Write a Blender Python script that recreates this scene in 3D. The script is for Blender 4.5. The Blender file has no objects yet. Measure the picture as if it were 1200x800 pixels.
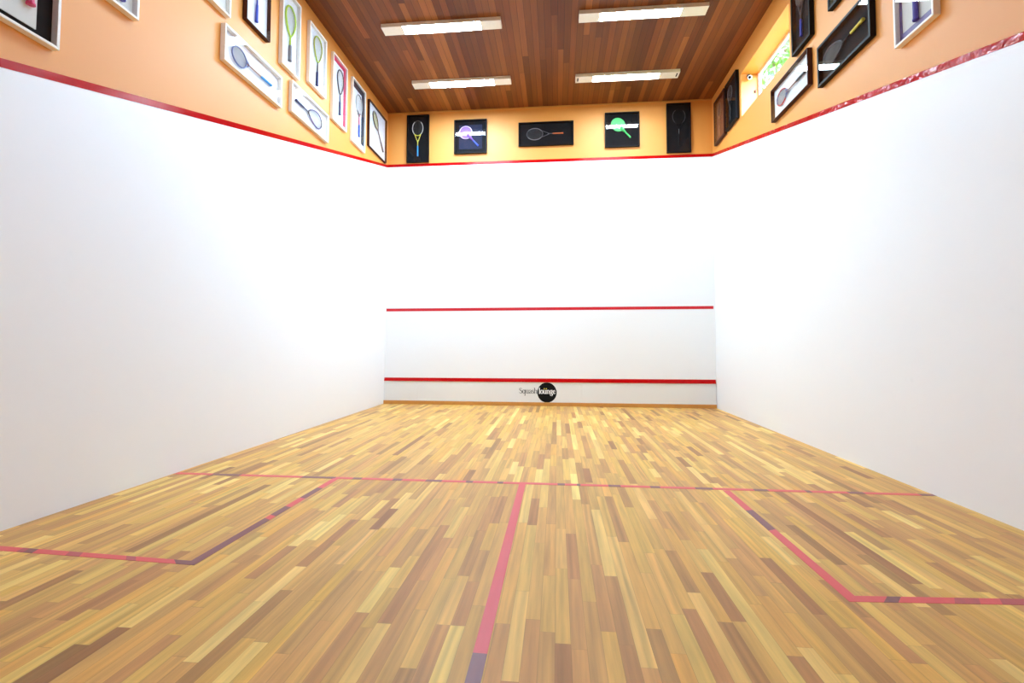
import bpy, math, random
from mathutils import Matrix, Vector
random.seed(7)
S = bpy.context.scene
COL = S.collection
PI = math.pi

# ------------------------------------------------------------------ room
W = 6.4            # court width (x 0..6.4), front wall at y = 0, camera looks towards +y
H = 5.897          # ceiling
YB = -10.9         # wall behind the camera
WL, WR = 0.0020, 0.0038       # the side walls stand a hair off square
OUT_Z = 4.775      # lower edge of the out line on the front wall
SL, SR = 0.268, 0.264         # fall of the out line along the side walls
TAPE = 0.058
def lx(y): return WL * y
def rx(y): return W + WR * y

# ------------------------------------------------------------------ helpers
def tag(o, label=None, cat=None, group=None, kind=None):
    if label: o['label'] = label
    if cat: o['category'] = cat
    if group: o['group'] = group
    if kind: o['kind'] = kind
    return o

class MB:
    def __init__(s): s.v = []; s.f = []; s.m = []; s.smooth = []
    def face(s, pts, mi=0, sm=False):
        i = len(s.v); s.v += [tuple(p) for p in pts]
        s.f.append(tuple(range(i, i + len(pts)))); s.m.append(mi); s.smooth.append(sm)
    def hexa(s, p, mi=0):
        # p: 4 bottom (ccw seen from above) + 4 top
        i = len(s.v); s.v += [tuple(q) for q in p]
        for f in ((3, 2, 1, 0), (4, 5, 6, 7), (0, 1, 5, 4), (1, 2, 6, 5), (2, 3, 7, 6), (3, 0, 4, 7)):
            s.f.append(tuple(i + k for k in f)); s.m.append(mi); s.smooth.append(False)
    def box(s, a, b, mi=0):
        x0, y0, z0 = (min(a[k], b[k]) for k in range(3)); x1, y1, z1 = (max(a[k], b[k]) for k in range(3))
        s.hexa([(x0, y0, z0), (x1, y0, z0), (x1, y1, z0), (x0, y1, z0), (x0, y0, z1), (x1, y0, z1), (x1, y1, z1), (x0, y1, z1)], mi)
    def tube(s, pts, r, n=6, closed=False, mi=0, caps=True, up=Vector((0, 1, 0)), mat_of=None, flat=1.0):
        pts = [Vector(p) for p in pts]; N = len(pts); base = len(s.v)
        rs = r if isinstance(r, (list, tuple)) else [r] * N
        for k, p in enumerate(pts):
            if closed: d = pts[(k + 1) % N] - pts[k - 1]
            else: d = pts[min(k + 1, N - 1)] - pts[max(k - 1, 0)]
            d.normalize(); a = up - d * up.dot(d)
            if a.length < 1e-4: a = Vector((1, 0, 0)) - d * d.x
            a.normalize(); b = d.cross(a)
            for j in range(n):
                t = 2 * PI * (j + .5) / n
                s.v.append(tuple(p + a * (math.cos(t) * rs[k]) + b * (math.sin(t) * rs[k] * flat)))
        for k in range(N if closed else N - 1):
            k2 = (k + 1) % N
            for j in range(n):
                j2 = (j + 1) % n
                s.f.append((base + k * n + j, base + k * n + j2, base + k2 * n + j2, base + k2 * n + j))
                s.m.append(mat_of(k / N) if mat_of else mi); s.smooth.append(True)
        if caps and not closed:
            s.f.append(tuple(base + j for j in reversed(range(n)))); s.m.append(mat_of(0) if mat_of else mi); s.smooth.append(False)
            s.f.append(tuple(base + (N - 1) * n + j for j in range(n))); s.m.append(mat_of(.999) if mat_of else mi); s.smooth.append(False)
    def prism(s, poly, y0, y1, mi=0):
        # poly of (x, z), extruded along y
        i = len(s.v); n = len(poly)
        s.v += [(x, y0, z) for x, z in poly] + [(x, y1, z) for x, z in poly]
        s.f.append(tuple(i + k for k in range(n))); s.f.append(tuple(i + n + k for k in reversed(range(n))))
        s.m += [mi, mi]; s.smooth += [False, False]
        for k in range(n):
            k2 = (k + 1) % n
            s.f.append((i + k2, i + k, i + n + k, i + n + k2)); s.m.append(mi); s.smooth.append(False)
    def ribbon(s, pts, w, y0, y1, closed=False, mi=0):
        # flat pen stroke in the x-z plane, with a little thickness
        N = len(pts); P = [Vector((p[0], p[1])) for p in pts]
        ws = w if isinstance(w, (list, tuple)) else [w] * N
        Lft, Rgt = [], []
        for k in range(N):
            d = (P[(k + 1) % N] - P[k - 1]) if closed else (P[min(k + 1, N - 1)] - P[max(k - 1, 0)])
            d.normalize(); nrm = Vector((-d.y, d.x))
            Lft.append(P[k] + nrm * ws[k] / 2); Rgt.append(P[k] - nrm * ws[k] / 2)
        for k in range(N if closed else N - 1):
            k2 = (k + 1) % N
            s.prism([tuple(Lft[k]), tuple(Rgt[k]), tuple(Rgt[k2]), tuple(Lft[k2])], y0, y1, mi)
    def build(s, name, mats, parent=None, loc=None, bevel=0):
        me = bpy.data.meshes.new(name); me.from_pydata(s.v, [], s.f)
        for m in (mats if isinstance(mats, (list, tuple)) else [mats]): me.materials.append(m)
        for p, mi, sm in zip(me.polygons, s.m, s.smooth): p.material_index = mi; p.use_smooth = sm
        me.validate(); me.update()
        o = bpy.data.objects.new(name, me); COL.objects.link(o)
        if parent is not None: o.parent = parent
        if loc is not None: o.location = loc
        if bevel:
            b = o.modifiers.new('bevel', 'BEVEL'); b.width = bevel; b.segments = 2; b.limit_method = 'ANGLE'
        return o

def empty(name, loc, rz=0):
    o = bpy.data.objects.new(name, None); COL.objects.link(o)
    o.empty_display_size = .1; o.location = loc; o.rotation_euler = (0, 0, rz); return o

# ------------------------------------------------------------------ materials
def lin(r, g, b):
    f = lambda c: (c / 255 / 12.92) if c / 255 <= .04045 else ((c / 255 + .055) / 1.055) ** 2.4
    return (f(r), f(g), f(b), 1)
class NT:
    def __init__(s, name):
        s.mat = bpy.data.materials.new(name); s.mat.use_nodes = True
        s.t = s.mat.node_tree; s.b = s.t.nodes['Principled BSDF']; s.out = s.t.nodes['Material Output']
    def n(s, typ, **kw):
        x = s.t.nodes.new(typ)
        for k, v in kw.items(): setattr(x, k, v)
        return x
    def l(s, a, b): s.t.links.new(a, b)
    def math(s, op, a, b=None, c=None):
        x = s.n('ShaderNodeMath', operation=op)
        for i, v in enumerate((a, b, c)):
            if v is None: continue
            if isinstance(v, (int, float)): x.inputs[i].default_value = v
            else: s.l(v, x.inputs[i])
        return x.outputs[0]
    def comb(s, x, y, z):
        c = s.n('ShaderNodeCombineXYZ')
        for i, v in enumerate((x, y, z)):
            if isinstance(v, (int, float)): c.inputs[i].default_value = v
            else: s.l(v, c.inputs[i])
        return c.outputs[0]
    def mix(s, fac, a, b, blend='MIX'):
        m = s.n('ShaderNodeMix', data_type='RGBA', blend_type=blend)
        for sock, v in ((m.inputs[0], fac), (m.inputs[6], a), (m.inputs[7], b)):
            if isinstance(v, (int, float)): sock.default_value = v
            elif isinstance(v, tuple): sock.default_value = v
            else: s.l(v, sock)
        return m.outputs[2]
    def ramp(s, fac, stops, interp='LINEAR'):
        r = s.n('ShaderNodeValToRGB'); r.color_ramp.interpolation = interp
        e = r.color_ramp.elements
        while len(e) < len(stops): e.new(.5)
        for k, (p, c) in enumerate(stops): e[k].position = p; e[k].color = c
        s.l(fac, r.inputs[0]); return r.outputs[0]
    def noise(s, vec, scale, detail=2, rough=.5):
        x = s.n('ShaderNodeTexNoise'); x.inputs['Scale'].default_value = scale
        x.inputs['Detail'].default_value = detail; x.inputs['Roughness'].default_value = rough
        if vec is not None: s.l(vec, x.inputs['Vector'])
        return x.outputs['Fac']
    def bump(s, h, strength, dist=.01):
        b = s.n('ShaderNodeBump'); b.inputs['Strength'].default_value = strength; b.inputs['Distance'].default_value = dist
        s.l(h, b.inputs['Height']); s.l(b.outputs[0], s.b.inputs['Normal'])

def plain(name, col, rough=.5, metal=0, var=.06, scale=30, coat=0):
    m = NT(name)
    g = m.n('ShaderNodeNewGeometry').outputs['Position']
    f = m.noise(g, scale, 3)
    a = tuple(min(1, c * (1 - var)) for c in col[:3]) + (1,); b = tuple(min(1, c * (1 + var)) for c in col[:3]) + (1,)
    m.l(m.mix(f, a, b), m.b.inputs['Base Color'])
    m.b.inputs['Roughness'].default_value = rough; m.b.inputs['Metallic'].default_value = metal
    if coat: m.b.inputs['Coat Weight'].default_value = coat
    return m.mat

def planks(name, bw, lmin, lmax, stops, rough, grain, gap, seed, gapdark, wobble=.30, hue=.014):
    m = NT(name)
    sep = m.n('ShaderNodeSeparateXYZ'); m.l(m.n('ShaderNodeNewGeometry').outputs['Position'], sep.inputs[0])
    X, Y = sep.outputs[0], sep.outputs[1]
    u = m.math('DIVIDE', m.math('ADD', X, 20 + seed), bw); i = m.math('FLOOR', u)
    wn = m.n('ShaderNodeTexWhiteNoise', noise_dimensions='2D'); m.l(m.comb(i, seed, 0), wn.inputs['Vector'])
    sc = m.n('ShaderNodeSeparateColor'); m.l(wn.outputs['Color'], sc.inputs[0])
    ln = m.math('MULTIPLY_ADD', sc.outputs[0], lmax - lmin, lmin)
    # a wobble along the row so that the boards of one row differ in length
    wob = m.math('MULTIPLY', m.math('SINE', m.math('MULTIPLY_ADD', Y, 2.1, m.math('MULTIPLY', sc.outputs[2], 40))), wobble)
    v = m.math('ADD', m.math('DIVIDE', m.math('ADD', Y, 30), ln), m.math('MULTIPLY_ADD', sc.outputs[1], 9, wob)); j = m.math('FLOOR', v)
    w2 = m.n('ShaderNodeTexWhiteNoise', noise_dimensions='3D'); m.l(m.comb(i, j, seed + 3), w2.inputs['Vector'])
    s2 = m.n('ShaderNodeSeparateColor'); m.l(w2.outputs['Color'], s2.inputs[0])
    col = m.ramp(s2.outputs[0], stops)
    # grain
    gv = m.comb(m.math('MULTIPLY_ADD', X, 38, m.math('MULTIPLY', s2.outputs[1], 50)), m.math('MULTIPLY_ADD', Y, 1.6, m.math('MULTIPLY', s2.outputs[2], 50)), 0)
    n1 = m.noise(gv, 1.0, 5, .6)
    gv2 = m.comb(m.math('MULTIPLY_ADD', X, 9, m.math('MULTIPLY', s2.outputs[1], 30)), m.math('MULTIPLY_ADD', Y, .9, m.math('MULTIPLY', s2.outputs[2], 30)), 0)
    n2 = m.noise(gv2, 1.2, 3, .5)
    g = m.math('ADD', m.math('MULTIPLY', m.math('SUBTRACT', n1, .5), grain), m.math('MULTIPLY', m.math('SUBTRACT', n2, .5), grain * .8))
    # flame figure on some of the boards
    wv = m.n('ShaderNodeTexWave', wave_type='BANDS', bands_direction='X', wave_profile='SIN'); wv.inputs['Scale'].default_value = 1.0
    wv.inputs['Distortion'].default_value = 14; wv.inputs['Detail'].default_value = 3; wv.inputs['Detail Scale'].default_value = .45
    m.l(m.comb(m.math('MULTIPLY_ADD', X, 7, m.math('MULTIPLY', s2.outputs[2], 30)), m.math('MULTIPLY_ADD', Y, .55, m.math('MULTIPLY', s2.outputs[1], 30)), 0), wv.inputs['Vector'])
    fig = m.math('MULTIPLY', m.math('SUBTRACT', wv.outputs['Fac'], .5), m.math('MULTIPLY', m.math('POWER', s2.outputs[1], 3), grain * .30))
    g = m.math('ADD', m.math('ADD', g, fig), 1)
    hs = m.n('ShaderNodeHueSaturation'); m.l(col, hs.inputs['Color']); m.l(g, hs.inputs['Value']); m.l(m.math('MULTIPLY_ADD', s2.outputs[2], hue, .5 - hue * .5), hs.inputs['Hue'])
    col = hs.outputs[0]
    # joints
    fu = m.math('FRACT', u); du = m.math('MULTIPLY', m.math('MINIMUM', fu, m.math('SUBTRACT', 1, fu)), bw)
    fv = m.math('FRACT', v); dv = m.math('MULTIPLY', m.math('MINIMUM', fv, m.math('SUBTRACT', 1, fv)), ln)
    d = m.math('MINIMUM', du, dv); jt = m.math('LESS_THAN', d, gap)
    m.l(m.mix(m.math('MULTIPLY', jt, gapdark), col, (.03, .012, .004, 1)), m.b.inputs['Base Color'])
    m.l(m.math('MULTIPLY_ADD', n1, .12, rough - .06), m.b.inputs['Roughness'])
    return m

M = {}
FL = [(0, lin(158, 107, 60)), (.06, lin(184, 129, 72)), (.20, lin(200, 145, 81)), (.42, lin(208, 155, 83)), (.60, lin(215, 164, 85)), (.72, lin(218, 162, 75)),
      (.85, lin(223, 175, 93)), (.95, lin(232, 190, 106)), (1, lin(238, 200, 116))]
fm = planks('floor_boards', .062, .32, 1.05, FL, .42, .75, .0010, 1.0, .28)
M['floor'] = fm.mat
fm.b.inputs['Specular IOR Level'].default_value = .22
CE = [(0, lin(95, 49, 17)), (.3, lin(112, 60, 21)), (.65, lin(125, 68, 25)), (.9, lin(140, 79, 31)), (1, lin(156, 92, 39))]
cm_ = planks('ceiling_boards', .096, 3.5, 7.0, CE, .48, .50, .0028, 4.0, .7, 0.0, .006)
M['ceiling'] = cm_.mat
cm_.b.inputs['Specular IOR Level'].default_value = .2
M['white'] = None
def wallpaint(name, a, rough, smudge):
    m = NT(name); g = m.n('ShaderNodeNewGeometry').outputs['Position']
    f = m.noise(g, .9, 4, .6)
    col = m.mix(f, tuple(c * .985 for c in a[:3]) + (1,), a)
    if smudge:
        f2 = m.ramp(m.noise(g, 6.5, 3, .55), [(0, (0, 0, 0, 1)), (.70, (0, 0, 0, 1)), (.80, (1, 1, 1, 1)), (1, (1, 1, 1, 1))])
        col = m.mix(m.math('MULTIPLY', f2, .06), col, (.45, .46, .45, 1))
    m.l(col, m.b.inputs['Base Color']); m.b.inputs['Roughness'].default_value = rough
    m.bump(m.noise(g, 60, 3), .04, .004)
    return m.mat
M['white'] = wallpaint('white_wall_paint', (.86, .865, .865, 1), .42, True)
M['tinwhite'] = wallpaint('tin_white_paint', (.78, .78, .76, 1), .4, False)
M['orange'] = wallpaint('orange_wall_paint', (.76, .305, .056, 1), .5, False)
def tape(name, col, rough, bs, sc=26, spec=.12, det=4):
    m = NT(name); g = m.n('ShaderNodeNewGeometry').outputs['Position']
    m.l(m.mix(m.noise(g, 7, 3), tuple(c * .85 for c in col[:3]) + (1,), col), m.b.inputs['Base Color'])
    m.b.inputs['Roughness'].default_value = rough; m.b.inputs['Specular IOR Level'].default_value = spec
    m.bump(m.noise(g, sc, det, .65), bs, .012 if det > 2 else .03)
    return m.mat
M['tape'] = tape('red_tape', lin(186, 12, 14), .14, .10)
M['tape_glossy'] = tape('crinkled_red_tape', lin(190, 12, 18), .06, 1.0, 15, .30, 1)
M['wall_line'] = tape('red_wall_line', lin(206, 44, 52), .35, .05)
def linepaint(name, col, dark):
    m = NT(name); sep = m.n('ShaderNodeSeparateXYZ'); m.l(m.n('ShaderNodeNewGeometry').outputs['Position'], sep.inputs[0])
    v = m.comb(m.math('MULTIPLY', sep.outputs[0], 30), m.math('MULTIPLY', sep.outputs[1], 2.5), 0)
    m.l(m.mix(m.noise(v, 1, 4), dark, col), m.b.inputs['Base Color']); m.b.inputs['Roughness'].default_value = .4
    return m.mat
M['line'] = linepaint('red_floor_line', lin(226, 78, 78), lin(214, 64, 64))
M['line_dark'] = linepaint('worn_floor_line', lin(142, 74, 72), lin(112, 55, 56))
M['line_mid'] = linepaint('scuffed_floor_line', lin(196, 70, 74), lin(160, 58, 62))
M['skirt'] = plain('skirting_wood', lin(196, 134, 62), .45, var=.15, scale=12)
M['cream'] = plain('cream_enamel', lin(236, 226, 206), .4)
M['slot'] = plain('dark_slot', (.02, .02, .02, 1), .6)
def emis(name, col, st):
    m = bpy.data.materials.new(name); m.use_nodes = True; t = m.node_tree; t.nodes.clear()
    o = t.nodes.new('ShaderNodeOutputMaterial'); e = t.nodes.new('ShaderNodeEmission')
    e.inputs[0].default_value = col; e.inputs[1].default_value = st; t.links.new(e.outputs[0], o.inputs[0]); return m
KEY = 30
M['lamp_cool'] = emis('cool_lamp_diffuser', (.735, 1.03, 1.31, 1), KEY * 1.17)
M['lamp_warm'] = emis('warm_lamp_diffuser', (.79, 1.05, 1.20, 1), KEY * .84)
M['lamp_fill'] = emis('added_fill_diffuser', (.75, 1.03, 1.32, 1), KEY * .5)  # glow of the added fill lights over the back court
M['lamp_fill_dim'] = emis('dim_added_fill_diffuser', (.75, 1.03, 1.32, 1), KEY * .15)  # weaker glow for the added fill lights on the right
def glass():
    m = bpy.data.materials.new('picture_glass'); m.use_nodes = True; t = m.node_tree; t.nodes.clear()
    o = t.nodes.new('ShaderNodeOutputMaterial'); mx = t.nodes.new('ShaderNodeMixShader')
    tr = t.nodes.new('ShaderNodeBsdfTransparent'); gl = t.nodes.new('ShaderNodeBsdfGlossy'); fr = t.nodes.new('ShaderNodeFresnel')
    gl.inputs['Roughness'].default_value = 0.0; fr.inputs['IOR'].default_value = 1.45
    gm = t.nodes.new('ShaderNodeNewGeometry'); ma = t.nodes.new('ShaderNodeMath'); ma.operation = 'MULTIPLY_ADD'
    ma.inputs[1].default_value = 1 / 1.30 - 1.30; ma.inputs[2].default_value = 1.30      # same reflectance on both faces of the thin pane
    t.links.new(gm.outputs['Backfacing'], ma.inputs[0]); t.links.new(ma.outputs[0], fr.inputs['IOR'])
    t.links.new(fr.outputs[0], mx.inputs[0]); t.links.new(tr.outputs[0], mx.inputs[1]); t.links.new(gl.outputs[0], mx.inputs[2])
    t.links.new(mx.outputs[0], o.inputs[0]); return m
M['glass'] = glass()
def C(name, rgb, rough=.45, **k):
    if name not in M: M[name] = plain(name, lin(*rgb), rough, **k)
    return M[name]
C('white_frame', (238, 232, 222)); C('white_board', (232, 232, 234), .7); C('pale_board', (222, 222, 214), .7)
C('black_frame', (17, 13, 13), .45); C('black_board', (20, 19, 21), .8); C('black_mat', (15, 14, 16), .7)
C('brown_frame', (66, 32, 22), .4); C('magenta_mat', (206, 40, 84)); C('violet_mat', (104, 84, 138)); C('navy_mat', (36, 40, 56))
C('russet_board', (110, 58, 40), .6); C('lime', (178, 204, 62)); C('yellow_green', (176, 176, 50)); C('yellow', (226, 212, 74)); C('blue', (58, 84, 190))
C('sky_blue', (40, 142, 210)); C('navy', (40, 50, 96)); C('grey', (118, 116, 118)); C('dark_grey', (66, 64, 68)); C('steel', (104, 112, 156), .3)
C('wood', (164, 112, 78)); C('red', (206, 52, 50)); C('pink', (222, 60, 110)); C('purple', (70, 56, 150)); C('green', (66, 178, 88)); C('silver', (206, 204, 198), .3)
C('string_pale', (206, 204, 196)); C('string_grey', (150, 150, 148)); C('string_dark', (70, 70, 70)); C('string_yellow', (196, 196, 120)); C('orange_grip', (214, 104, 52))
C('black', (18, 18, 20)); C('navy_board', (36, 38, 58), .7); C('plum', (120, 74, 158)); C('ink', (74, 74, 78)); C('letter_white', (240, 240, 240)); C('violet', (176, 120, 190)); C('lilac', (206, 180, 224))
C('leaf', (74, 132, 36), .6, var=.4, scale=3); C('bark', (90, 70, 52), .8)

for k in ('black_frame', 'black_board', 'black_mat', 'brown_frame', 'navy_board', 'black'):
    M[k].node_tree.nodes['Principled BSDF'].inputs['Specular IOR Level'].default_value = .12
# ------------------------------------------------------------------ floor and ceiling
b = MB(); b.box((-.4, YB - .2, -.15), (W + .4, .3, 0)); tag(b.build('floor', M['floor']), kind='structure')
b = MB(); b.box((-.4, YB - .2, H), (W + .3, .3, H + .15)); tag(b.build('ceiling', M['ceiling']), kind='structure')

# walls: white below the out line, orange above
b = MB()
b.box((-.4, 0, 0), (W + .4, .25, OUT_Z + .02), 0); b.box((-.4, 0, OUT_Z + .02), (W + .4, .25, H), 1)
tag(b.build('wall_front', [M['white'], M['orange']]), kind='structure')
b = MB()
def side_hex(mb, y0, y1, zlo, zhi, left, mi, th=.3):
    # zlo/zhi functions of y; y0 > y1
    if left: xa, xb = lx, (lambda y: lx(y) - th)
    else: xa, xb = rx, (lambda y: rx(y) + th)
    P = [(xa(y0), y0), (xa(y1), y1), (xb(y1), y1), (xb(y0), y0)]
    ys = [y0, y1, y1, y0]
    mb.hexa([(p[0], p[1], zlo(y)) for p, y in zip(P, ys)] + [(p[0], p[1], zhi(y)) for p, y in zip(P, ys)], mi)
ol = lambda y: OUT_Z + .02 + SL * y
orr = lambda y: OUT_Z + .02 + SR * y
side_hex(b, 0, YB, lambda y: 0, ol, True, 0); side_hex(b, 0, YB, ol, lambda y: H, True, 1)
tag(b.build('wall_left', [M['white'], M['orange']]), kind='structure')
WY0, WY1, WZ0, WZ1 = -1.53, -3.22, 4.84, 5.535     # window opening in the right wall
b = MB()
side_hex(b, 0, YB, lambda y: 0, orr, False, 0)
side_hex(b, 0, WY0, orr, lambda y: H, False, 1)
side_hex(b, WY0, WY1, orr, lambda y: WZ0, False, 1)
side_hex(b, WY0, WY1, lambda y: WZ1, lambda y: H, False, 1)
side_hex(b, WY1, YB, orr, lambda y: H, False, 1)
tag(b.build('wall_right', [M['white'], M['orange']]), kind='structure')
b = MB(); b.box((-.4, YB - .2, 0), (W + .4, YB, H)); tag(b.build('wall_back', M['white']), kind='structure')

# red out line tape, service line
T_ = .003
b = MB(); b.box((0, 0, OUT_Z), (W, -T_, OUT_Z + TAPE)); tag(b.build('trim_1', M['tape']), kind='structure')
for nm, left in (('trim_2', True), ('trim_3', False)):
    b = MB(); f = SL if left else SR; n = 24
    for k in range(n):
        y0, y1 = YB * k / n, YB * (k + 1) / n
        xa = (lambda y: lx(y)) if left else (lambda y: rx(y)); d = T_ if left else -T_
        P = [(xa(y0), y0), (xa(y0) + d, y0), (xa(y1) + d, y1), (xa(y1), y1)]
        if not left: P = P[::-1]
        b.hexa([(p[0], p[1], OUT_Z + f * p[1]) for p in P] + [(p[0], p[1], OUT_Z + TAPE + f * p[1]) for p in P])
    tag(b.build(nm, M['tape'] if left else M['tape_glossy']), kind='structure')
b = MB()
P = [(.02, 1.838), (W - .03, 1.858), (W - .03, 1.915), (.02, 1.895)]
b.hexa([(P[0][0], 0, P[0][1]), (P[0][0], -.002, P[0][1]), (P[1][0], -.002, P[1][1]), (P[1][0], 0, P[1][1]),
        (P[3][0], 0, P[3][1]), (P[3][0], -.002, P[3][1]), (P[2][0], -.002, P[2][1]), (P[2][0], 0, P[2][1])])
tag(b.build('trim_4', M['wall_line']), kind='structure')
b = MB(); b.box((0, 0, H - .018), (W, -.014, H)); tag(b.build('trim_5', M['skirt']), kind='structure')
# wooden strip along the foot of the front wall
b = MB(); b.box((-.02, 0, 0), (W - .01, -.05, .068)); tag(b.build('baseboard_front', M['skirt'], bevel=.006), kind='structure')

# the tin
tin = empty('tin_board', (W / 2, 0, .068))
tag(tin, 'low white tin panel with red top rail along the foot of the front wall', 'tin panel')
b = MB()
for x0, x1 in ((0.0, .70), (.702, 3.9), (3.902, 6.385)): b.box((x0 - W / 2, -.002, 0), (x1 - W / 2, -.022, .388))
b.build('panel', M['tinwhite'], tin)
b = MB()
x0, x1 = -W / 2, W / 2 - .012
b.hexa([(x0, 0, .384), (x0, -.034, .384), (x1, -.034, .388), (x1, 0, .388), (x0, 0, .448), (x0, -.012, .442), (x1, -.012, .458), (x1, 0, .464)])
b.build('top_rail', M['tape'], tin)

# floor lines
def strip(name, A, B, w0, segs, soft=()):
    """A, B: the two edges as ((x,y) start, (x,y) end); segs: fractions that are worn dark"""
    mb = MB(); cuts = sorted({0, 1, *[c for s in list(segs) + list(soft) for c in s]})
    for a, c in zip(cuts, cuts[1:]):
        mid = (a + c) / 2; mi = 1 if any(s[0] <= mid <= s[1] for s in segs) else 2 if any(s[0] <= mid <= s[1] for s in soft) else 0
        q = []
        for e, t in ((A, a), (B, a), (B, c), (A, c)):
            q.append((e[0][0] + (e[1][0] - e[0][0]) * t, e[0][1] + (e[1][1] - e[0][1]) * t))
        area = sum(q[k][0] * q[(k + 1) % 4][1] - q[(k + 1) % 4][0] * q[k][1] for k in range(4))
        if area < 0: q = q[::-1]
        mb.hexa([(x, y, 0) for x, y in q] + [(x, y, w0) for x, y in q], mi)
    return tag(mb.build(name, [M['line'], M['line_dark'], M['line_mid']]), kind='structure')
def at(pa, pb, us): # worn patches given as absolute x positions
    return [((a - pa) / (pb - pa), (c - pa) / (pb - pa)) for a, c in us]
rnd = random.Random(5)
sx = [(.35, .62), (1.20, 1.50), (1.66, 1.74), (2.02, 2.1), (2.31, 2.45), (2.66, 2.72), (2.93, 2.98), (3.44, 3.50), (3.6, 3.63), (3.86, 3.96), (4.2, 4.28), (4.56, 4.70),
      (5.02, 5.13), (5.42, 5.46), (5.74, 5.86), (6.27, 6.38)]
strip('trim_6', ((.0, -5.455), (6.38, -5.428)), ((.0, -5.513), (6.38, -5.484)), .0012, at(0, 6.38, sx))
strip('trim_7', ((3.117, -5.495), (3.120, YB)), ((3.172, -5.497), (3.176, YB)), .0014, [((7.82 - 5.495) / (-YB - 5.495), .66)])
strip('trim_8', ((1.487, -5.50), (1.472, -7.18)), ((1.541, -5.50), (1.527, -7.228)), .0014, [(.17, .33), (.45, .56), (.60, 1)])
strip('trim_9', ((1.472, -7.18), (0, -7.098)), ((1.527, -7.228), (0, -7.155)), .0012, [(0, .07), (.66, .70)], [(.23, .27), (.46, .52), (.70, .73), (.86, .95)])
strip('trim_10', ((4.819, -5.505), (4.819, -7.207)), ((4.766, -5.505), (4.764, -7.266)), .0014, [(.28, .50)])
strip('trim_11', ((4.819, -7.207), (6.375, -7.103)), ((4.764, -7.266), (6.375, -7.158)), .0012, [(.095, .135)], [(.29, .36), (.42, .50), (.58, .64), (.8, .88)])

# ------------------------------------------------------------------ lettering on the tin
def ell(cx, cz, rx_, rz_, a0, a1, n=20): return [(cx + rx_ * math.cos(a0 + (a1 - a0) * k / n), cz + rz_ * math.sin(a0 + (a1 - a0) * k / n)) for k in range(n + 1)]
def glyph(ch, th, tk):
    """strokes of a serif letter: x height 1, baseline 0; thin th, thick tk"""
    def vs(x, z0, z1): return ([(x, z0), (x, z1)], tk)
    def sf(x, z, w=.28): return ([(x - w / 2, z), (x + w / 2, z)], th)
    def fl(x, z): return ([(x - .2, z - .06), (x, z)], th)
    def arch(x0, x1, z=0): return [([(x0, .72), (x0 + .12, .9), ((x0 + x1) / 2 + .04, .97), (x1 - .05, .86), (x1, .65)], [th, th, (th + tk) / 2, tk, tk]), vs(x1, .66, z)]
    def bowl(cx, cz, rx_, rz_):
        pts = ell(cx, cz, rx_, rz_, 0, 2 * PI, 24); return (pts, [th + (tk - th) * abs(math.cos(2 * PI * k / 24)) ** 1.3 for k in range(25)])
    if ch == 'S': return [([(.72, 1.12), (.68, 1.33), (.45, 1.47), (.22, 1.4), (.1, 1.17), (.2, .94), (.5, .76), (.74, .55), (.78, .3), (.64, .08), (.4, 0), (.16, .1), (.07, .38)],
                           [th, th, th, tk * .8, tk, tk, tk, tk, tk, tk * .8, th, th, th])], .86
    if ch == 's': return [([(.50, .74), (.44, .92), (.28, .98), (.12, .9), (.1, .72), (.24, .57), (.46, .43), (.54, .26), (.45, .06), (.26, 0), (.1, .08), (.05, .28)],
                           [th, th, th, tk * .8, tk, tk, tk, tk, tk * .8, th, th, th])], .6
    if ch == 'q': return [bowl(.38, .49, .30, .49), vs(.72, 1.0, -.6), sf(.72, -.6, .34)], .86
    if ch == 'u': return [([(.17, 1), (.17, .3), (.24, .08), (.4, .02), (.58, .12), (.68, .3)], [tk, tk, tk, th, th, th]), vs(.7, 1, 0), fl(.17, .98), fl(.7, .98), sf(.78, .02, .2)], .92
    if ch == 'a': return [([(.1, .74), (.16, .92), (.33, .98), (.5, .92), (.56, .72), (.56, .2), (.62, .04), (.74, .06)], [tk, th, th, th, tk, tk, th, th]),
                          ([(.56, .58), (.28, .48), (.1, .3), (.13, .1), (.28, .02), (.45, .1), (.56, .26)], [th, th, tk, tk, th, th, th])], .76
    if ch == 'h': return [vs(.17, 1.6, 0), fl(.17, 1.56), sf(.17, .02), sf(.72, .02)] + arch(.17, .7), .94
    if ch == 'n': return [vs(.17, 1, 0), fl(.17, .97), sf(.17, .02), sf(.72, .02)] + arch(.17, .7), .94
    if ch == 'l': return [vs(.2, 1.6, 0), fl(.2, 1.56), sf(.2, .02, .34)], .42
    if ch == 'o': return [bowl(.42, .49, .32, .48)], .84
    if ch == 'g': return [bowl(.36, .66, .25, .32), ([(.24, .36), (.14, .22), (.22, .1), (.5, .06), (.7, -.08), (.7, -.32), (.5, -.5), (.25, -.5), (.08, -.36), (.12, -.16), (.26, -.02)], [th, th, tk, tk, tk, tk, th, th, th, th, th]),
                          ([(.54, .84), (.72, .96)], tk * .8)], .8
    if ch == 'e': return [([(.1, .55), (.66, .55), (.62, .8), (.42, .97), (.2, .86), (.1, .5), (.18, .16), (.4, .01), (.6, .08), (.7, .26)], [th, th, th, th, tk * .7, tk, tk, th, th, th])], .78
def word(mb, txt, x, z, sc, sx_, th, tk, y0, y1):
    for c in txt:
        st, adv = glyph(c, th, tk)
        for pts, w in st:
            ww = [q * sc for q in w] if isinstance(w, list) else w * sc
            mb.ribbon([(x + p[0] * sc * sx_, z + p[1] * sc) for p in pts], ww, y0, y1)
        x += adv * sc * sx_
    return x
LY = -.0225
lg = empty('lettering_decal', (3.239, LY, .256))
tag(lg, 'black disc with white lettering beside a grey word on the white tin', 'sign')
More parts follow.
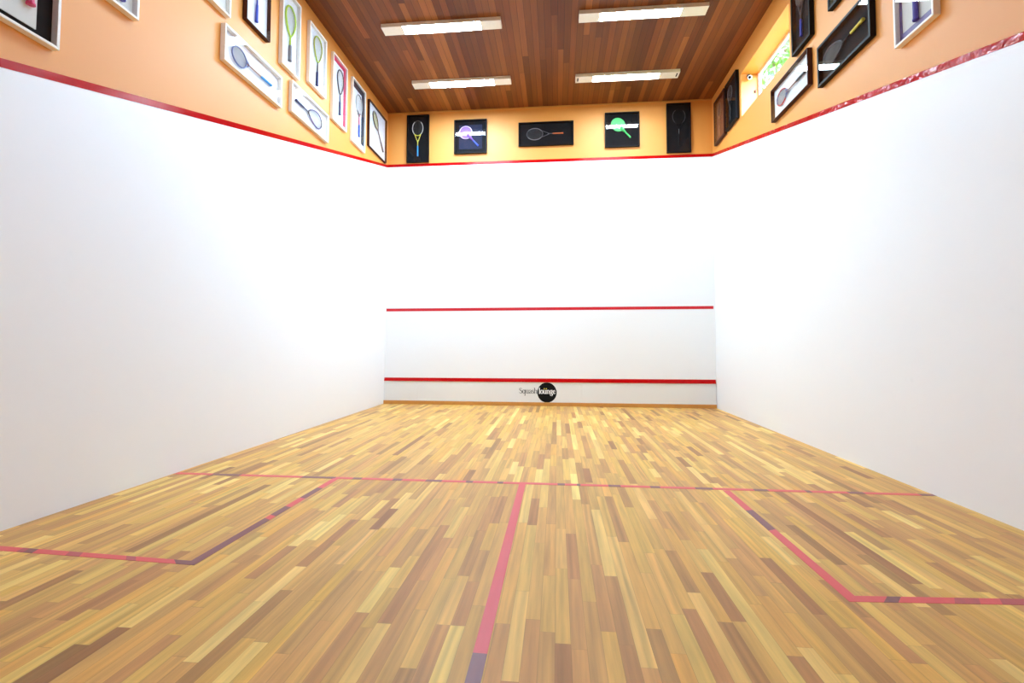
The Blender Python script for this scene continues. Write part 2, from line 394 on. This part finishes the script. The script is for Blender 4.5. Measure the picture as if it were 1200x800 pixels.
b = MB(); b.prism([(.186 * math.cos(a), .192 * math.sin(a)) for a in [2 * PI * k / 64 for k in range(64)]], 0, -.002); b.build('disc', M['black'], lg)
b = MB(); word(b, 'Squash', -.538, -.020, .068, 1.06, .10, .20, 0, -.0015)
tag(b.build('lettering', M['ink'], lg), 'grey serif word left of the disc')
b = MB(); word(b, 'lounge', -.158, -.024, .072, .955, .12, .25, -.002, -.0035)
tag(b.build('lettering', M['letter_white'], lg), 'white bold serif word on the disc')
b = MB()
for dx in (-.052, -.012):
    b.prism([(dx + .011 * math.cos(a), .072 + .011 * math.sin(a)) for a in [2 * PI * k / 16 for k in range(16)]], -.002, -.0035)
tag(b.build('dots', M['yellow'], lg), 'pair of yellow dots above one letter')

# ------------------------------------------------------------------ ceiling lights
def ceiling_light(x, y, kind, label, lit=(.18, .83), slots=(), lip=.004):
    r = empty('ceiling_light', (x, y, H)); tag(r, label, 'ceiling light', 'strip lights on the wooden ceiling')
    L, Wd, D = 1.775, .20, .055
    a, c = -L / 2 + L * lit[0], -L / 2 + L * lit[1]; w = Wd / 2
    b = MB()
    # tray: two blind ends, two long lips, a thin roof
    for x0, x1 in ((-L / 2, a), (c, L / 2)): b.box((x0, -w, -D), (x1, w, 0))
    for y0, y1 in ((-w, -w + lip), (w - lip, w)): b.box((a, y0, -D), (c, y1, 0))
    b.box((a, -w + lip, -.008), (c, w - lip, 0))
    b.build('housing', M['cream'], r)
    b = MB(); b.box((a + .002, -w + lip + .002, -D + .002), (c - .002, w - lip - .002, -D + .018)); b.build('diffuser', M[kind], r)
    for s in slots:
        b = MB(); xs = s * (L / 2 - .04); b.box((xs - .012, -.06, -D - .001), (xs + .012, .05, -D + .002)); b.build('slot', M['slot'], r)
ceiling_light(1.745, -2.69, 'lamp_cool', 'bright white strip light on the ceiling, left one of the nearer pair', slots=())
ceiling_light(1.740, -1.10, 'lamp_cool', 'bright white strip light on the ceiling, left one of the pair nearest the front wall')
ceiling_light(4.645, -2.715, 'lamp_warm', 'dimmer strip light on the ceiling, right one of the nearer pair', (.165, .80), (), .014)
ceiling_light(4.655, -1.04, 'lamp_warm', 'dimmer strip light with dark end slots, right one of the pair nearest the front wall', (.17, .81), (-1, 1), .010)
REAR_FILL = True  # four unseen lights added to brighten the court near the camera
if REAR_FILL:
    for yy, nm in ((-4.35, 'third'), (-6.0, 'fourth')):
        for xx, sd in ((1.745, 'left'), (4.65, 'right')):
            ceiling_light(xx, yy, 'lamp_fill' if sd == 'left' else 'lamp_fill_dim', '%s added fill light of the %s pair from the front wall, over the back court' % (sd, nm))

# ------------------------------------------------------------------ rackets and their display frames
def racket_parts(parent, A, B, hw, style, cols, depth, rad=.009, tip=None):
    """A: butt of the grip (x, z), B: tip of the head, hw: half width of the head, in frame coordinates."""
    A = Vector((A[0], A[1])); B = Vector((B[0], B[1])); ax = B - A; Ln = ax.length; ax.normalize(); nr = Vector((ax.y, -ax.x))
    y = -depth
    def P(t, s): q = A + ax * t + nr * s; return (q.x, y, q.y)
    hoop_m, shaft_m, string_m, grip_m = cols[:4]
    accent = cols[4] if len(cols) > 4 else hoop_m
    hl = Ln * cols[5] if len(cols) > 5 else Ln * .46          # head length
    cx = Ln - hl / 2
    def wid(t):
        # half width of the head at axial position t
        u = (t - cx) / (hl / 2)
        return hw * math.sqrt(max(0, 1 - u * u))
    mb = MB(); N = 56
    if style == 'teardrop':      # sides run on past the head and meet at the throat
        throat = Ln - hl * 1.28
        pts = []
        for k in range(N):
            a = 2 * PI * k / N
            u = math.cos(a); s = math.sin(a)
            t = cx + hl / 2 * u
            w = hw * s * (1 if u > 0 else (1 - .35 * (-u) ** 1.6))
            if u < 0: t = cx + u * (cx - throat)
            pts.append(P(t, w))
        sw = throat
    else:
        pts = [P(cx + hl / 2 * math.cos(2 * PI * k / N), hw * math.sin(2 * PI * k / N)) for k in range(N)]
        sw = Ln - hl
    mo = (lambda f: 1 if (.10 < f < .40 or .60 < f < .90) else (4 if tip and (f <= .10 or f >= .90) else 0))
    mb.tube(pts, rad, 6, closed=True, mat_of=mo)
    g1 = min(Ln * .30, .21)
    if style == 'fork':          # open triangular throat
        for sgn in (-1, 1):
            mb.tube([P(sw + hl * .10, sgn * wid(sw + hl * .10)), P(sw - .06, sgn * hw * .28), P(sw - .13, .004 * sgn)], rad * .9, 6, mi=0)
        mb.tube([P(g1 - .01, 0), P(sw - .10, 0)], rad * 1.0, 8, mi=2)
    else:
        mb.tube([P(g1 - .01, 0), P(sw + .004, 0)], [rad * 1.1, rad * .85], 8, mi=2)
        if style == 'oval':      # little wedge under the head
            for sgn in (-1, 1):
                mb.tube([P(sw + hl * .06, sgn * wid(sw + hl * .06)), P(sw - .05, .003 * sgn)], rad * .9, 6, mi=0)
    if style == 'paddle':        # head closed by a cover
        i = len(mb.v); mb.v += [Vector(p) + Vector((0, -.004, 0)) for p in pts] + [Vector(P(cx, 0)) + Vector((0, -.016, 0))]
        for k in range(N):
            mb.f.append((i + (k + 1) % N, i + k, i + N)); mb.m.append(3); mb.smooth.append(True)
        mb.tube([P(sw + hl * .25, 0), P(sw - .10, 0)], [rad * 4.5, rad * 1.3], 8, mi=3, flat=1)
    o = mb.build('racket', [M[hoop_m], M[accent], M[shaft_m], M[string_m], M[tip or hoop_m]], parent)
    if style != 'paddle':
        sb = MB(); r = .0016
        inside = [(Vector((p[0], p[2])) - A) for p in pts]
        poly = [(v.dot(ax), v.dot(nr)) for v in inside]
        def span(fix, axis):
            hits = []
            for k in range(N):
                p, q = poly[k], poly[(k + 1) % N]
                if (p[axis] - fix) * (q[axis] - fix) < 0:
                    tt = (fix - p[axis]) / (q[axis] - p[axis]); hits.append(p[1 - axis] + tt * (q[1 - axis] - p[1 - axis]))
            return (min(hits), max(hits)) if len(hits) >= 2 else None
        n1 = int(2 * hw / .017)
        for k in range(1, n1):
            s_ = -hw + 2 * hw * k / n1; sp = span(s_, 1)
            if sp: sb.tube([P(sp[0], s_), P(sp[1], s_)], r, 4)
        n2 = int(hl * 1.2 / .017); lo = min(p[0] for p in poly); hi = max(p[0] for p in poly)
        for k in range(1, n2):
            t_ = lo + (hi - lo) * k / n2; sp = span(t_, 0)
            if sp and sp[1] - sp[0] > .03: sb.tube([P(t_, sp[0]), P(t_, sp[1])], r, 4)
        sb.build('strings', M[string_m], o)
    gb = MB(); gr = rad * 1.75
    gb.tube([P(0, 0), P(.012, 0), P(.02, 0), P(g1 * .95, 0), P(g1, 0)], [gr * 1.15, gr * 1.2, gr, gr * .92, gr * .7], 8)
    gb.build('grip', M[grip_m], o)
    return o

def ring(mb, x0, z0, x1, z1, wdt, ya, yb, mi=0):
    """mitred rectangular ring between depth ya and yb"""
    o_ = [(x0, z0), (x1, z0), (x1, z1), (x0, z1)]; i_ = [(x0 + wdt, z0 + wdt), (x1 - wdt, z0 + wdt), (x1 - wdt, z1 - wdt), (x0 + wdt, z1 - wdt)]
    for k in range(4):
        k2 = (k + 1) % 4
        mb.prism([o_[k], o_[k2], i_[k2], i_[k]], yb, ya, mi)

WALLS = {'F': (lambda a: (a, 0), 0), 'L': (lambda a: (lx(a), a), PI / 2 - WL), 'R': (lambda a: (rx(a), a), -PI / 2 - WR)}
def display(wall, c0, c1, z0, z1, label, frame, board, rk=None, mat=None, lip=.02, depth=.055, inner_mat=None, group=None):
    """c0..c1 along the wall (x on the front wall, y on the side walls)"""
    cm = (c0 + c1) / 2; fn, rz = WALLS[wall]; px, py = fn(cm)
    r = empty('framed_racket', (px, py, z0), rz)
    tag(r, label, 'framed racket', group or 'framed rackets above the red line')
    w = abs(c1 - c0); h = z1 - z0; a = -w / 2
    b = MB(); ring(b, a, 0, -a, h, lip, -.001, -depth); b.build('frame', M[frame], r, bevel=.002)
    b = MB(); b.box((a + lip, -.003, lip), (-a - lip, -.010, h - lip)); b.build('backing', M[board], r)
    if mat:
        mname, mw = mat[:2]; mb_ = mat[3] if len(mat) > 3 else mw; sides = mat[2] if len(mat) > 2 else 'LRTB'
        b = MB(); x0, x1, zz0, zz1 = a + lip, -a - lip, lip, h - lip; ya, yb = -.0105, -.017
        if sides == 'LRTB': ring(b, x0, zz0, x1, zz1, mw, ya, yb)
        else:
            if 'T' in sides: b.box((x0, ya, zz1 - mw), (x1, yb, zz1))
            if 'B' in sides: b.box((x0, ya, zz0), (x1, yb, zz0 + mb_))
            if 'L' in sides: b.box((x0, ya, zz0 + mw), (x0 + mw, yb, zz1 - mw))
            if 'R' in sides: b.box((x1 - mw, ya, zz0 + mw), (x1, yb, zz1 - mw))
        b.build('mat', M[mname], r)
    if rk:
        sgn = {'F': 1, 'L': 1, 'R': -1}[wall]
        loc = lambda p: ((p[0] - cm) * sgn, p[1] - z0)
        racket_parts(r, loc(rk['A']), loc(rk['B']), rk['w'], rk['s'], rk['c'], rk.get('d', .028), rk.get('r', .009), rk.get('tip'))
    b = MB(); b.box((a + lip - .001, -depth + .004, lip - .001), (-a - lip + .001, -depth + .006, h - lip + .001)); b.build('glass_pane', M['glass'], r)
    return r

# front wall, left to right
display('F', .413, .869, 4.847, 5.818, 'tall black framed yellow racket with sky blue grip on the front wall', 'black_frame', 'black_board',
        dict(A=(.637, 4.98), B=(.632, 5.705), w=.108, s='fork', tip='dark_grey', r=.008, c=('yellow', 'yellow', 'string_dark', 'sky_blue', 'silver', .42)))
display('F', 1.387, 2.047, 4.993, 5.680, 'square black framed violet racket lying aslant on the front wall', 'black_frame', 'navy_board',
        dict(A=(1.875, 5.145), B=(1.535, 5.515), w=.125, s='paddle', c=('lilac', 'lilac', 'plum', 'blue', 'lilac', .50)), mat=('black_mat', .075))
display('F', 2.682, 3.765, 5.097, 5.570, 'wide black framed dark racket with orange grip on the front wall', 'black_frame', 'black_board',
        dict(A=(3.565, 5.335), B=(2.845, 5.335), w=.115, s='fork', c=('dark_grey', 'dark_grey', 'string_dark', 'orange_grip', 'grey', .44), r=.007), mat=('black_mat', .11))
display('F', 4.371, 5.031, 5.012, 5.695, 'square black framed bright green racket lying aslant on the front wall', 'black_frame', 'black_board',
        dict(A=(4.860, 5.195), B=(4.535, 5.555), w=.120, s='paddle', c=('green', 'green', 'green', 'green', 'green', .55)))
display('F', 5.543, 5.993, 4.864, 5.824, 'tall black framed dark racket beside the green one on the front wall', 'black_frame', 'black_board',
        dict(A=(5.772, 5.02), B=(5.776, 5.715), w=.118, s='fork', c=('black', 'grey', 'black', 'black', 'dark_grey', .42), r=.006))

# left wall, from the front corner towards the camera
display('L', -1.103, -.188, 4.79, 5.652, 'squarish dark edged white panel with slanting grey racket at the front corner', 'brown_frame', 'white_board',
        dict(A=(-.33, 4.965), B=(-.87, 5.53), w=.105, s='oval', c=('grey', 'dark_grey', 'string_yellow', 'grey', 'dark_grey', .42)), lip=.005, depth=.05)
display('L', -1.84, -1.277, 4.575, 5.672, 'white framed racket with blue grip and pink throat under a black mat', 'white_frame', 'white_board',
        dict(A=(-1.52, 4.77), B=(-1.55, 5.49), w=.125, s='oval', c=('grey', 'pink', 'string_pale', 'blue', 'silver', .45)), mat=('navy_mat', .10, 'TR'), depth=.045)
display('L', -2.574, -2.060, 4.613, 5.662, 'white framed dark racket with magenta mat along top and side', 'white_frame', 'white_board',
        dict(A=(-2.29, 4.80), B=(-2.29, 5.515), w=.108, s='teardrop', c=('dark_grey', 'navy', 'string_pale', 'navy', 'dark_grey', .42)), mat=('magenta_mat', .06, 'TR'), depth=.045)
display('L', -3.307, -2.806, 4.795, 5.668, 'white framed yellow green racket with navy grip, beside the magenta matted one', 'white_frame', 'white_board',
        dict(A=(-3.05, 4.87), B=(-3.035, 5.585), w=.115, s='teardrop', c=('lime', 'dark_grey', 'string_pale', 'navy', 'yellow_green', .40), r=.010), depth=.05)
display('L', -3.737, -2.703, 4.175, 4.587, 'wide white framed dark racket lying with navy grip, nearest the front wall', 'white_frame', 'white_board',
        dict(A=(-3.605, 4.385), B=(-2.89, 4.375), w=.112, s='teardrop', c=('dark_grey', 'navy', 'string_pale', 'navy', 'violet_mat', .42)), depth=.05)
display('L', -3.993, -3.563, 4.666, 5.672, 'white framed lime green racket with grey grip above the wide white frames', 'white_frame', 'white_board',
        dict(A=(-3.775, 4.81), B=(-3.775, 5.525), w=.115, s='teardrop', c=('lime', 'lime', 'string_pale', 'grey', 'lime', .42), r=.012), depth=.055)
display('L', -5.050, -3.982, 4.092, 4.482, 'wide white framed steel blue racket lying with a pale blue grip', 'white_frame', 'white_board',
        dict(A=(-4.175, 4.28), B=(-4.90, 4.275), w=.098, s='oval', c=('steel', 'wood', 'string_grey', 'sky_blue', 'steel', .34), r=.008), depth=.056)
display('L', -4.706, -4.257, 4.755, 5.755, 'dark brown box frame with white inside and blue grip', 'brown_frame', 'white_board',
        dict(A=(-4.49, 4.855), B=(-4.48, 5.57), w=.11, s='teardrop', c=('dark_grey', 'blue', 'string_pale', 'blue', 'navy', .42)), lip=.007, depth=.056)
display('L', -5.470, -4.970, 4.577, 5.577, 'white frame showing only a plain pale corner above the steel blue racket', 'white_frame', 'pale_board',
        dict(A=(-5.22, 4.86), B=(-5.22, 5.45), w=.10, s='oval', c=('wood', 'wood', 'string_pale', 'wood', 'wood', .40)), depth=.056)
display('L', -6.595, -6.093, 3.805, 4.805, 'white frame on the orange wall showing only the dark purple end of a grip', 'white_frame', 'pale_board',
        dict(A=(-6.225, 3.885), B=(-6.30, 4.60), w=.11, s='teardrop', c=('purple', 'purple', 'string_pale', 'purple', 'purple', .42), r=.012), depth=.056)
# the nearest one on the left wall has a black mat around a pale inner panel
r = display('L', -7.262, -6.722, 3.178, 4.25, 'large white frame with black mat, pale panel and a pink grip end', 'white_frame', 'black_board',
        dict(A=(-6.900, 3.375), B=(-7.02, 4.10), w=.11, s='teardrop', c=('pink', 'pink', 'string_pale', 'pink', 'pink', .42), r=.013, d=.034), depth=.056)
b = MB(); b.box((-.165, -.0105, .070), (.143, -.018, 1.01)); pn = b.build('inner_panel', M['pale_board'], r)
# right wall, from the front corner towards the camera
display('R', -.280, -.845, 4.86, 5.672, 'dark frame with russet backing and racket at the front corner', 'brown_frame', 'russet_board',
        dict(A=(-.50, 4.98), B=(-.52, 5.56), w=.10, s='oval', c=('wood', 'wood', 'string_dark', 'wood', 'wood', .42), r=.007), lip=.03)
display('R', -.902, -1.445, 4.866, 5.670, 'tall black frame with faint grey racket between russet frame and window', 'black_frame', 'black_board',
        dict(A=(-1.10, 4.98), B=(-1.08, 5.58), w=.105, s='fork', c=('dark_grey', 'grey', 'string_dark', 'dark_grey', 'grey', .42), r=.007), lip=.025)
display('R', -2.764, -3.775, 4.185, 4.624, 'wide brown framed wooden racket on white board below the window', 'brown_frame', 'white_board',
        dict(A=(-3.645, 4.405), B=(-2.895, 4.41), w=.095, s='oval', c=('steel', 'wood', 'string_grey', 'dark_grey', 'red', .36), r=.008), lip=.012, depth=.058)
display('R', -3.386, -3.842, 4.734, 5.735, 'tall black framed grey racket with blue grip beside the window', 'black_frame', 'black_board',
        dict(A=(-3.585, 4.875), B=(-3.585, 5.59), w=.11, s='fork', c=('dark_grey', 'dark_grey', 'string_grey', 'blue', 'grey', .45)), lip=.03)
display('R', -3.980, -4.930, 4.032, 4.486, 'wide black framed dark racket lying with a yellow grip', 'black_frame', 'black_board',
        dict(A=(-4.79, 4.285), B=(-4.065, 4.265), w=.098, s='teardrop', c=('dark_grey', 'black', 'string_grey', 'yellow', 'dark_grey', .40)), lip=.028)
display('R', -4.224, -4.690, 4.743, 5.743, 'black frame showing only a dark corner above the yellow grip', 'black_frame', 'black_board',
        dict(A=(-4.45, 4.88), B=(-4.45, 5.60), w=.11, s='teardrop', c=('dark_grey', 'black', 'string_grey', 'dark_grey', 'dark_grey', .42)), lip=.03)
display('R', -5.248, -5.700, 3.714, 4.714, 'white framed racket with violet blue grip and violet mat', 'white_frame', 'pale_board',
        dict(A=(-5.475, 3.815), B=(-5.47, 4.54), w=.11, s='teardrop', c=('purple', 'purple', 'string_pale', 'purple', 'purple', .42), r=.012), mat=('violet_mat', .024, 'LB', .078), depth=.055)

# ------------------------------------------------------------------ window in the right wall
XG = W + .255
b = MB(); yc = (WY0 + WY1) / 2
wroot = MB()
fw = .035
def wring(mb, y0, y1, z0, z1, w, x0, x1):
    o_ = [(y0, z0), (y1, z0), (y1, z1), (y0, z1)]; i_ = [(y0 - w, z0 + w), (y1 + w, z0 + w), (y1 + w, z1 - w), (y0 - w, z1 - w)]
    for k in range(4):
        k2 = (k + 1) % 4
        q = [o_[k], o_[k2], i_[k2], i_[k]]
        mb.hexa([(x0, y, z) for y, z in q] + [(x1, y, z) for y, z in q])
wring(b, WY0, WY1, WZ0, WZ1, fw, XG, XG + .04)
wn = tag(b.build('window_1', M['white_frame']), kind='structure')
b = MB(); b.box((XG + .018, WY0 - fw, WZ0 + fw), (XG + .022, WY1 + fw, WZ1 - fw)); b.build('window_pane', M['glass'], wn)

# security camera on the far jamb
cam = empty('security_camera', (6.515, WY0, 5.50))
tag(cam, 'small white security camera with dark lens on the orange window reveal', 'camera')
b = MB(); b.tube([(0, 0, .0), (0, -.012, 0)], .028, 16, up=Vector((0, 0, 1))); b.tube([(0, -.01, 0), (0, -.05, -.005), (0, -.06, -.035)], .008, 8, up=Vector((1, 0, 0)))
b.build('bracket', M['dark_grey'], cam)
ax = Vector((-.35, -.85, -.38)).normalized(); p0 = Vector((0, -.045, -.045))
b = MB(); b.tube([p0 - ax * .02, p0 - ax * .012, p0 + ax * .05, p0 + ax * .056], [.024, .034, .034, .030], 16, up=Vector((0, 0, 1)))
b.build('housing', M['white_frame'], cam)
b = MB(); b.tube([p0 + ax * .054, p0 + ax * .060], [.022, .018], 16, up=Vector((0, 0, 1))); b.build('lens', M['black'], cam)
lt = empty('window_latch', (6.605, WY0, 5.24)); tag(lt, 'small dark red latch on the window reveal beside the glass', 'latch')
b = MB(); b.box((-.012, 0, -.02), (.012, -.008, .02)); b.build('plate', M['brown_frame'], lt, bevel=.002)
b = MB(); b.tube([(0, -.006, 0), (0, -.02, 0), (.016, -.022, .035)], .005, 8, up=Vector((1, 0, 0))); b.build('lever', M['red'], lt)

# ------------------------------------------------------------------ outside: ground, tree, sky
b = MB(); b.box((W + .7, -30, -.3), (60, 45, -.05)); gr = b.build('ground_outside', C('lawn', (90, 120, 60), .9, var=.3)); tag(gr, kind='structure')
tr = empty('tree', (9.6, 4.0, -.05)); tag(tr, 'leafy green tree seen through the small window', 'tree')
b = MB(); b.tube([(0, 0, 0), (.05, 0, 3), (-.05, .1, 6), (0, 0, 9), (.1, 0, 11)], [.22, .18, .14, .09, .03], 10, up=Vector((0, 1, 0)))
rt = random.Random(3)
cl = []
for k in range(26):
    a = rt.uniform(0, 2 * PI); z = rt.uniform(7.2, 11.6); rr = rt.uniform(.4, 2.2) * (1.15 - abs(z - 9.4) / 4)
    c = Vector((rr * math.cos(a), rr * math.sin(a), z)); cl.append(c)
    b.tube([(0, 0, z - 1.2), tuple(c * .6 + Vector((0, 0, z - .6)) * .4), tuple(c)], [.05, .03, .012], 6, up=Vector((.3, 1, .1)))
b.build('trunk', M['bark'], tr)
b = MB()
for k in range(3600):
    c = rt.choice(cl); p = c + Vector((rt.gauss(0, .36), rt.gauss(0, .36), rt.gauss(0, .32)))
    u = Vector((rt.uniform(-1, 1), rt.uniform(-1, 1), rt.uniform(-1, 1))).normalized(); v = u.orthogonal().normalized()
    s = rt.uniform(.10, .17)
    b.face([p - u * s, p + v * s * .45 - u * .1 * s, p + u * s, p - v * s * .45 - u * .1 * s])
b.build('foliage', M['leaf'], tr)
wd = bpy.data.worlds.new('World'); S.world = wd; wd.use_nodes = True
bg = wd.node_tree.nodes['Background']; bg.inputs[0].default_value = (.70, .97, 1.55, 1); bg.inputs[1].default_value = 5.5

# ------------------------------------------------------------------ camera
f, cx, cy = 585.97, 594.31, 378.44
R = ((0.9950085, -0.0019723, -0.0997705), (0.0997598, 0.0442342, 0.9940278), (0.0024527, -0.9990192, 0.0442102))
cd = bpy.data.cameras.new('camera'); co = bpy.data.objects.new('camera', cd); COL.objects.link(co)
mw = Matrix.Identity(4)
for i in range(3):
    mw[i][0] = R[i][0]; mw[i][1] = -R[i][1]; mw[i][2] = -R[i][2]
mw[0][3], mw[1][3], mw[2][3] = 3.4396, -9.7467, 1.1656
co.matrix_world = mw
cd.sensor_fit = 'HORIZONTAL'; cd.sensor_width = 36; cd.lens = f / 1200 * 36
cd.shift_x = (600 - cx) / 1200; cd.shift_y = (cy - 400) / 1200
cd.clip_start = .02; cd.clip_end = 200
S.camera = co
S.view_settings.view_transform = 'Standard'; S.view_settings.look = 'None'
S.view_settings.gamma = 1; S.view_settings.use_curve_mapping = False
S.view_settings.exposure = 2.12
S.cycles.max_bounces = 12; S.cycles.diffuse_bounces = 8; S.cycles.transparent_max_bounces = 16
S.cycles.use_denoising = True
S.cycles.sample_clamp_indirect = 8
